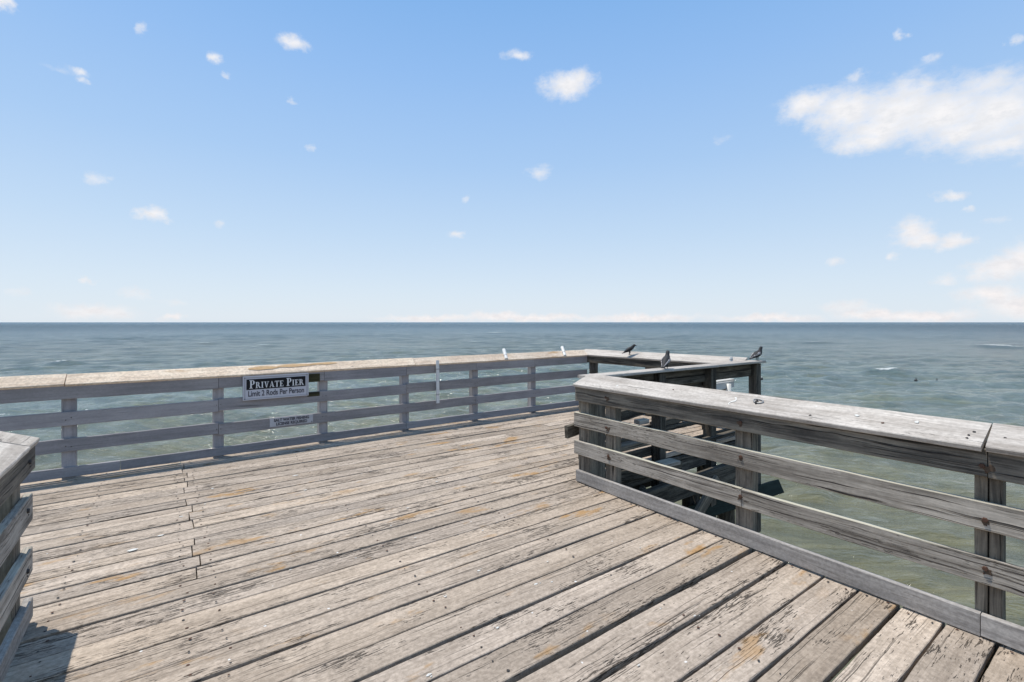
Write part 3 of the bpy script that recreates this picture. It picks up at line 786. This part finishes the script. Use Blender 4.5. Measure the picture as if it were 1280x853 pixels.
def small_caps(parts, x0, x1, zb, y, name, mat, parent):
    tot = sum(serif_glyph(c)[1] * h + .10 * h for c, h in parts)
    k = (x1 - x0) / tot
    mb = MB(); x = x0; e = 0
    for c, h in parts:
        P, w = serif_glyph(c)
        for p in P:
            e += 1
            yy = y - .0004 * (e % 5)
            idx = [mb.vert((x + q[0] * h * k, yy, zb + q[1] * h)) for q in p]
            mb.face(idx)
        x += (w + .10) * h * k
    return mb.build(name, mat, parent)

sx0, sx1, sz0, sz1 = .813, 1.609, .695, 1.007
sy = 6.978
sign = thing('pier_sign', ((sx0 + sx1) / 2, sy, sz0), 'framed sign reading PRIVATE PIER above Limit 2 Rods Per Person on the grey railing', 'sign')
mb = MB(); mb.box(sx0, sx1, sy - .012, sy, sz0, sz1); mb.build('backing_board', M['signframe'], sign)
mb = MB()
for a in ((sx0 + .004, sx1 - .004, sz1 - .016, sz1 - .004), (sx0 + .004, sx1 - .004, sz0 + .004, sz0 + .016)): mb.box(a[0], a[1], sy - .020, sy - .0122, a[2], a[3])
for a in ((sx0 + .004, sx0 + .016), (sx1 - .016, sx1 - .004)): mb.box(a[0], a[1], sy - .0198, sy - .0122, sz0 + .0162, sz1 - .0162)
mb.build('frame', M['signwhite'], sign)
mb = MB(); mb.box(sx0 + .03, sx1 - .03, sy - .0165, sy - .0123, sz0 + .022, sz1 - .03); mb.build('panel', M['signwhite'], sign)
mb = MB(); mb.box(sx0 + .042, sx1 - .042, sy - .0185, sy - .0167, sz0 + .135, sz1 - .042); mb.build('header', M['signblack'], sign)
H1, H2 = .105, .078
lett = [('P', H1)] + [(c, H2) for c in 'RIVATE'] + [(' ', H2)] + [('P', H1)] + [(c, H2) for c in 'IER']
small_caps(lett, sx0 + .075, sx1 - .06, sz0 + .152, sy - .0192, 'lettering', M['letterwhite'], sign)
text_mesh('lettering', 'Limit 2 Rods Per Person', .098, M['letterblack'], sign, ((sx0 + sx1) / 2, sy - .0175, sz0 + .080), bold=.0022, sx=.70)
for a in (sx0 + .023, sx1 - .023):
    for b_ in (sz0 + .018, sz1 - .022):
        mb = MB(); mb.disc((a, sy - .0202, b_), (0, -1, 0), .006, .003, 8); mb.build('screw', M['iron'], sign)

s2 = thing('license_sign', (1.40, 6.998, .315), 'small grey sticker sign reading SALT WATER FISHING LICENSE REQUIRED on the lower rail', 'sign')
mb = MB(); mb.box(1.129, 1.671, 6.988, 6.9955, .315, .425); mb.build('panel', M['sticker'], s2)
text_mesh('lettering', 'SALT WATER FISHING', .052, M['letterblack'], s2, (1.40, 6.9872, .395), bold=.0024, sx=.86)
text_mesh('lettering', 'LICENSE REQUIRED', .052, M['letterblack'], s2, (1.40, 6.9872, .345), bold=.0024, sx=.86)
mb = MB(); mb.disc((1.655, 6.9878, .328), (0, -1, 0), .007, .003, 8); mb.build('screw', M['iron'], s2)

# ---------------------------------------------------------------- rod holders, ring, table
def rod_holder(p0, p1, r, label, strap=None):
    p0 = Vector(p0); p1 = Vector(p1)
    root = thing('rod_holder', p0, label, 'rod holder')
    mb = MB(); n = 16
    t = (p1 - p0).normalized(); a = t.orthogonal().normalized(); b = t.cross(a)
    def ring(p, rr): return [mb.vert(p + (a * math.cos(6.2832 * k / n) + b * math.sin(6.2832 * k / n)) * rr) for k in range(n)]
    R = [ring(p0, r), ring(p1, r), ring(p1, r * .82), ring(p0 + t * .01, r * .82)]
    for q in range(3):
        for k in range(n): mb.face((R[q][k], R[q][(k + 1) % n], R[q + 1][(k + 1) % n], R[q + 1][k]))
    mb.face(list(reversed(R[0]))); mb.face(R[3])
    mb.build('pipe', M['pvc'], root)
    for f in (strap or (.3, .75)):
        c = p0 + (p1 - p0) * f
        mb = MB(); mb.tube([c - t * .006, c + t * .006], [r * 1.1, r * 1.1], 14); mb.build('strap', M['steel'], root)
    return root
rod_holder((3.57, 6.945, .40), (3.56, 6.938, 1.085), .027, 'long white pipe rod holder strapped upright against the grey railing', (.2, .8))
rod_holder((4.93, 6.955, 1.045), (5.0, 7.14, 1.205), .030, 'short white pipe rod holder leaning on the railing cap, left of the pair', (.35,))
rod_holder((6.33, 6.955, 1.045), (6.42, 7.14, 1.205), .030, 'short white pipe rod holder leaning on the cap close to the railing corner', (.35,))
rod_holder((7.215, 4.07, 1.085), (7.22, 4.07, 1.15), .024, 'stub of white pipe standing on the end railing cap left of the corner pigeon', (.4,))

ring = thing('mooring_ring', (3.645, 1.84, 1.085), 'small galvanised ring bolted on the foreground railing cap', 'ring')
mb = MB(); c = Vector((3.645, 1.84, 1.103)); pts = []
for k in range(25):
    a = 6.2832 * k / 24
    pts.append(c + Vector((math.cos(a) * .024, math.sin(a) * .034, .010 * math.cos(a) + .004 * math.sin(a))))
mb.tube(pts, [.0055] * 25, 8, cap=False); mb.build('ring', M['steel'], ring, smooth=True)
mb = MB(); mb.tube([(3.615, 1.845, 1.07), (3.617, 1.845, 1.100), (3.628, 1.842, 1.112), (3.638, 1.84, 1.094), (3.639, 1.84, 1.075)], [.006] * 5, 8); mb.build('eye_bolt', M['iron'], ring, smooth=True)

tb = thing('cleaning_table', (6.6, 4.12, 0), 'narrow white table on a single white leg behind the dark railing at right', 'table')
mb = MB(); mb.beam((6.0, 4.12, .80), (7.1, 4.10, .815), .30, .03, (0, 1, 0), ch=.006, seg=.3); mb.build('tabletop', M['pvc'], tb)
mb = MB(); mb.beam((6.3, 3.955, .745), (7.06, 3.945, .755), .10, .02, (0, 0, 1), ch=.004, seg=.3); mb.build('apron', M['white'], tb)
mb = MB(); mb.tube([(6.87, 3.915, .002), (6.87, 3.915, .775)], [.036, .036], 14); mb.build('leg', M['pvc'], tb, smooth=True)
mb = MB(); mb.beam((6.7, 4.05, .60), (7.12, 4.06, .66), .05, .03, (0, 0, 1), ch=.004, seg=.3); mb.build('stay', M['cap'], tb)

# ---------------------------------------------------------------- birds
def bird(name, foot, heading, label, k, kind):
    """k = scale; built facing +x, then turned to `heading`"""
    foot = Vector(foot)
    root = thing(name, foot, label, 'bird')
    ch, sh = math.cos(heading), math.sin(heading)
    def T(p): return foot + Vector((p[0] * ch - p[1] * sh, p[0] * sh + p[1] * ch, p[2])) * k
    dark = M['black'] if kind == 'crow' else M['pigeon_dark']
    mb = MB()
    if kind == 'crow':      # slim, long tailed, sharp beak
        ax = [(-.150, .030), (-.135, .038), (-.10, .055), (-.06, .075), (-.02, .098), (.02, .122), (.050, .146), (.068, .166), (.082, .180), (.098, .182), (.110, .180), (.128, .177), (.148, .174)]
        rd = [(.012, .003), (.018, .006), (.020, .013), (.030, .026), (.036, .036), (.037, .038), (.030, .032), (.024, .026), (.024, .025), (.019, .020), (.010, .010), (.005, .006), (.001, .001)]
        hipz, legx = .085, -.005
    else:                   # plump pigeon, upright neck
        ax = [(-.165, .030), (-.145, .040), (-.105, .062), (-.06, .090), (-.01, .115), (.035, .140), (.058, .170), (.066, .200), (.074, .226), (.086, .240), (.100, .241), (.110, .236), (.122, .230)]
        rd = [(.030, .006), (.033, .010), (.036, .026), (.052, .046), (.060, .058), (.056, .056), (.040, .042), (.029, .031), (.027, .029), (.026, .027), (.017, .018), (.008, .008), (.002, .002)]
        hipz, legx = .075, .0
    mb.tube([T((x, 0, z)) for x, z in ax], [(a * k, b * k) for a, b in rd], 16)
    for s in (-1, 1):       # thighs, shanks and toes
        y = .018 * s
        mb.tube([T((legx - .005, y, hipz)), T((legx + .003, y, hipz - .03)), T((legx - .004, y, .018)), T((legx, y, .004))], [.014 * k, .008 * k, .0042 * k, .004 * k], 8)
        for q in (-.5, 0, .5):
            mb.tube([T((legx, y, .004)), T((legx + .018, y + q * .018, .0055)), T((legx + .030, y + q * .03, .002))], [.0036 * k, .0033 * k, .0015 * k], 6)
        mb.tube([T((legx, y, .004)), T((legx - .018, y, .002))], [.0034 * k, .0015 * k], 6)
    mb.build('body', dark if kind == 'crow' else [M['pigeon_dark']], root, smooth=True)
    for s in (-1, 1):       # folded wings along the flanks
        mb = MB()
        if kind == 'crow':
            P = [(.048, .030, .138), (.02, .040, .122), (-.03, .040, .098), (-.075, .028, .074), (-.115, .014, .055)]
            Rr = [(.006, .014), (.008, .030), (.008, .028), (.006, .018), (.002, .004)]
        else:
            P = [(.045, .036, .150), (.01, .050, .128), (-.045, .045, .100), (-.10, .028, .070), (-.155, .012, .044)]
            Rr = [(.008, .020), (.010, .038), (.010, .036), (.007, .020), (.002, .005)]
        mb.tube([T((x, y * s, z)) for x, y, z in P], [(a * k, b * k) for a, b in Rr], 12)
        mb.build('wing', dark if kind == 'crow' else M['pigeon'], root, smooth=True)
    hx, hz = (.086, .186) if kind == 'crow' else (.090, .246)
    for s in (-1, 1):
        mb = MB(); mb.disc(T((hx, .0215 * s, hz)), (-sh * s, ch * s, 0), .0035 * k, .002 * k, 8); mb.build('eye', M['rust'], root)
    return root
ang_r = math.atan2(RGT.y, RGT.x)
bird('blackbird', (7.07, 5.97, 1.085), ang_r + .15, 'small black bird with a long tail on the far end railing', 1.0, 'crow')
bird('pigeon', (5.08, 3.715, 1.114), math.atan2(FWD.y, FWD.x) - .6, 'speckled pigeon seen from behind, its tail over the dark railing edge', .88, 'pigeon')
bird('pigeon', (7.335, 3.72, 1.116), ang_r + .25, 'dark pigeon in profile on the right corner of the dark railing', .82, 'pigeon')

# ---------------------------------------------------------------- floats on the water, droppings
def surf(px, py):
    d = 599 * 4.5 / (py - 403.); p = FWD * d + RGT * ((px - 640) / 599 * d); return p
def make_float(p, label, white, group=None):
    root = thing('net_float', (p.x, p.y, SEA), label, 'float', group)
    mb = MB(); mb.tube([(p.x, p.y, SEA - .12), (p.x, p.y, SEA - .05), (p.x, p.y, SEA + .05), (p.x, p.y, SEA + .10), (p.x, p.y, SEA + .14)], [.05, .10, .11, .07, .02], 12)
    mb.build('bulb', M['float'], root, smooth=True)
    mb = MB(); mb.tube([(p.x, p.y, SEA + .13), (p.x + .02, p.y, SEA + .20)], [.03, .025], 10); mb.build('collar', M['pvc'] if white else M['float'], root)
make_float(Vector((28.9, 9.35, 0)) if False else surf(952, 474), 'dark float with a white top just right of the corner post', True)
make_float(surf(1145, 476), 'dark float on the water, left one of the two out to the right', False)
make_float(surf(1171, 476.5), 'dark float on the water, right one of the two out to the right', False)

mb = MB()
for (x, y, r) in ((.12, 5.08, .030), (-.02, 4.73, .045), (-.19, 4.55, .055), (.31, 5.3, .02), (1.18, 5.7, .045), (1.16, 5.15, .03), (1.41, 2.64, .02), (2.1, 3.3, .02), (1.74, 2.78, .022), (1.5, 2.2, .02),
                  (1.95, 2.42, .025), (2.05, 2.38, .018), (2.2, 2.6, .016), (2.48, 1.62, .02), (2.38, 1.78, .014), (1.03, 2.1, .03), (.55, 2.05, .035), (1.9, 1.55, .02), (2.9, 2.35, .016), (.7, 3.55, .02), (2.35, 4.6, .03), (1.8, 4.1, .025),
                  (3.3, 5.6, .03), (2.7, 5.9, .03), (.4, 5.75, .03), (1.6, 3.5, .018)):
    for q in range(rng.randint(1, 3)):
        n = rng.randint(7, 10)
        cx, cy = x + rng.uniform(-.03, .03) * (q > 0), y + rng.uniform(-.02, .02) * (q > 0); rr = .62 * r * (1 if q == 0 else .4)
        c = mb.vert((cx, cy, .0075)); el = rng.uniform(.4, .8)
        rim = [mb.vert((cx + math.cos(6.2832 * k / n) * rr * rng.uniform(.6, 1.1), cy + math.sin(6.2832 * k / n) * rr * el * rng.uniform(.5, 1.1), .0045)) for k in range(n)]
        for k in range(n): mb.face((c, rim[k], rim[(k + 1) % n]))
o = mb.build('bird_droppings', M['dropping']); tag(o, 'white bird droppings spattered over the deck boards', 'droppings', kind='stuff')
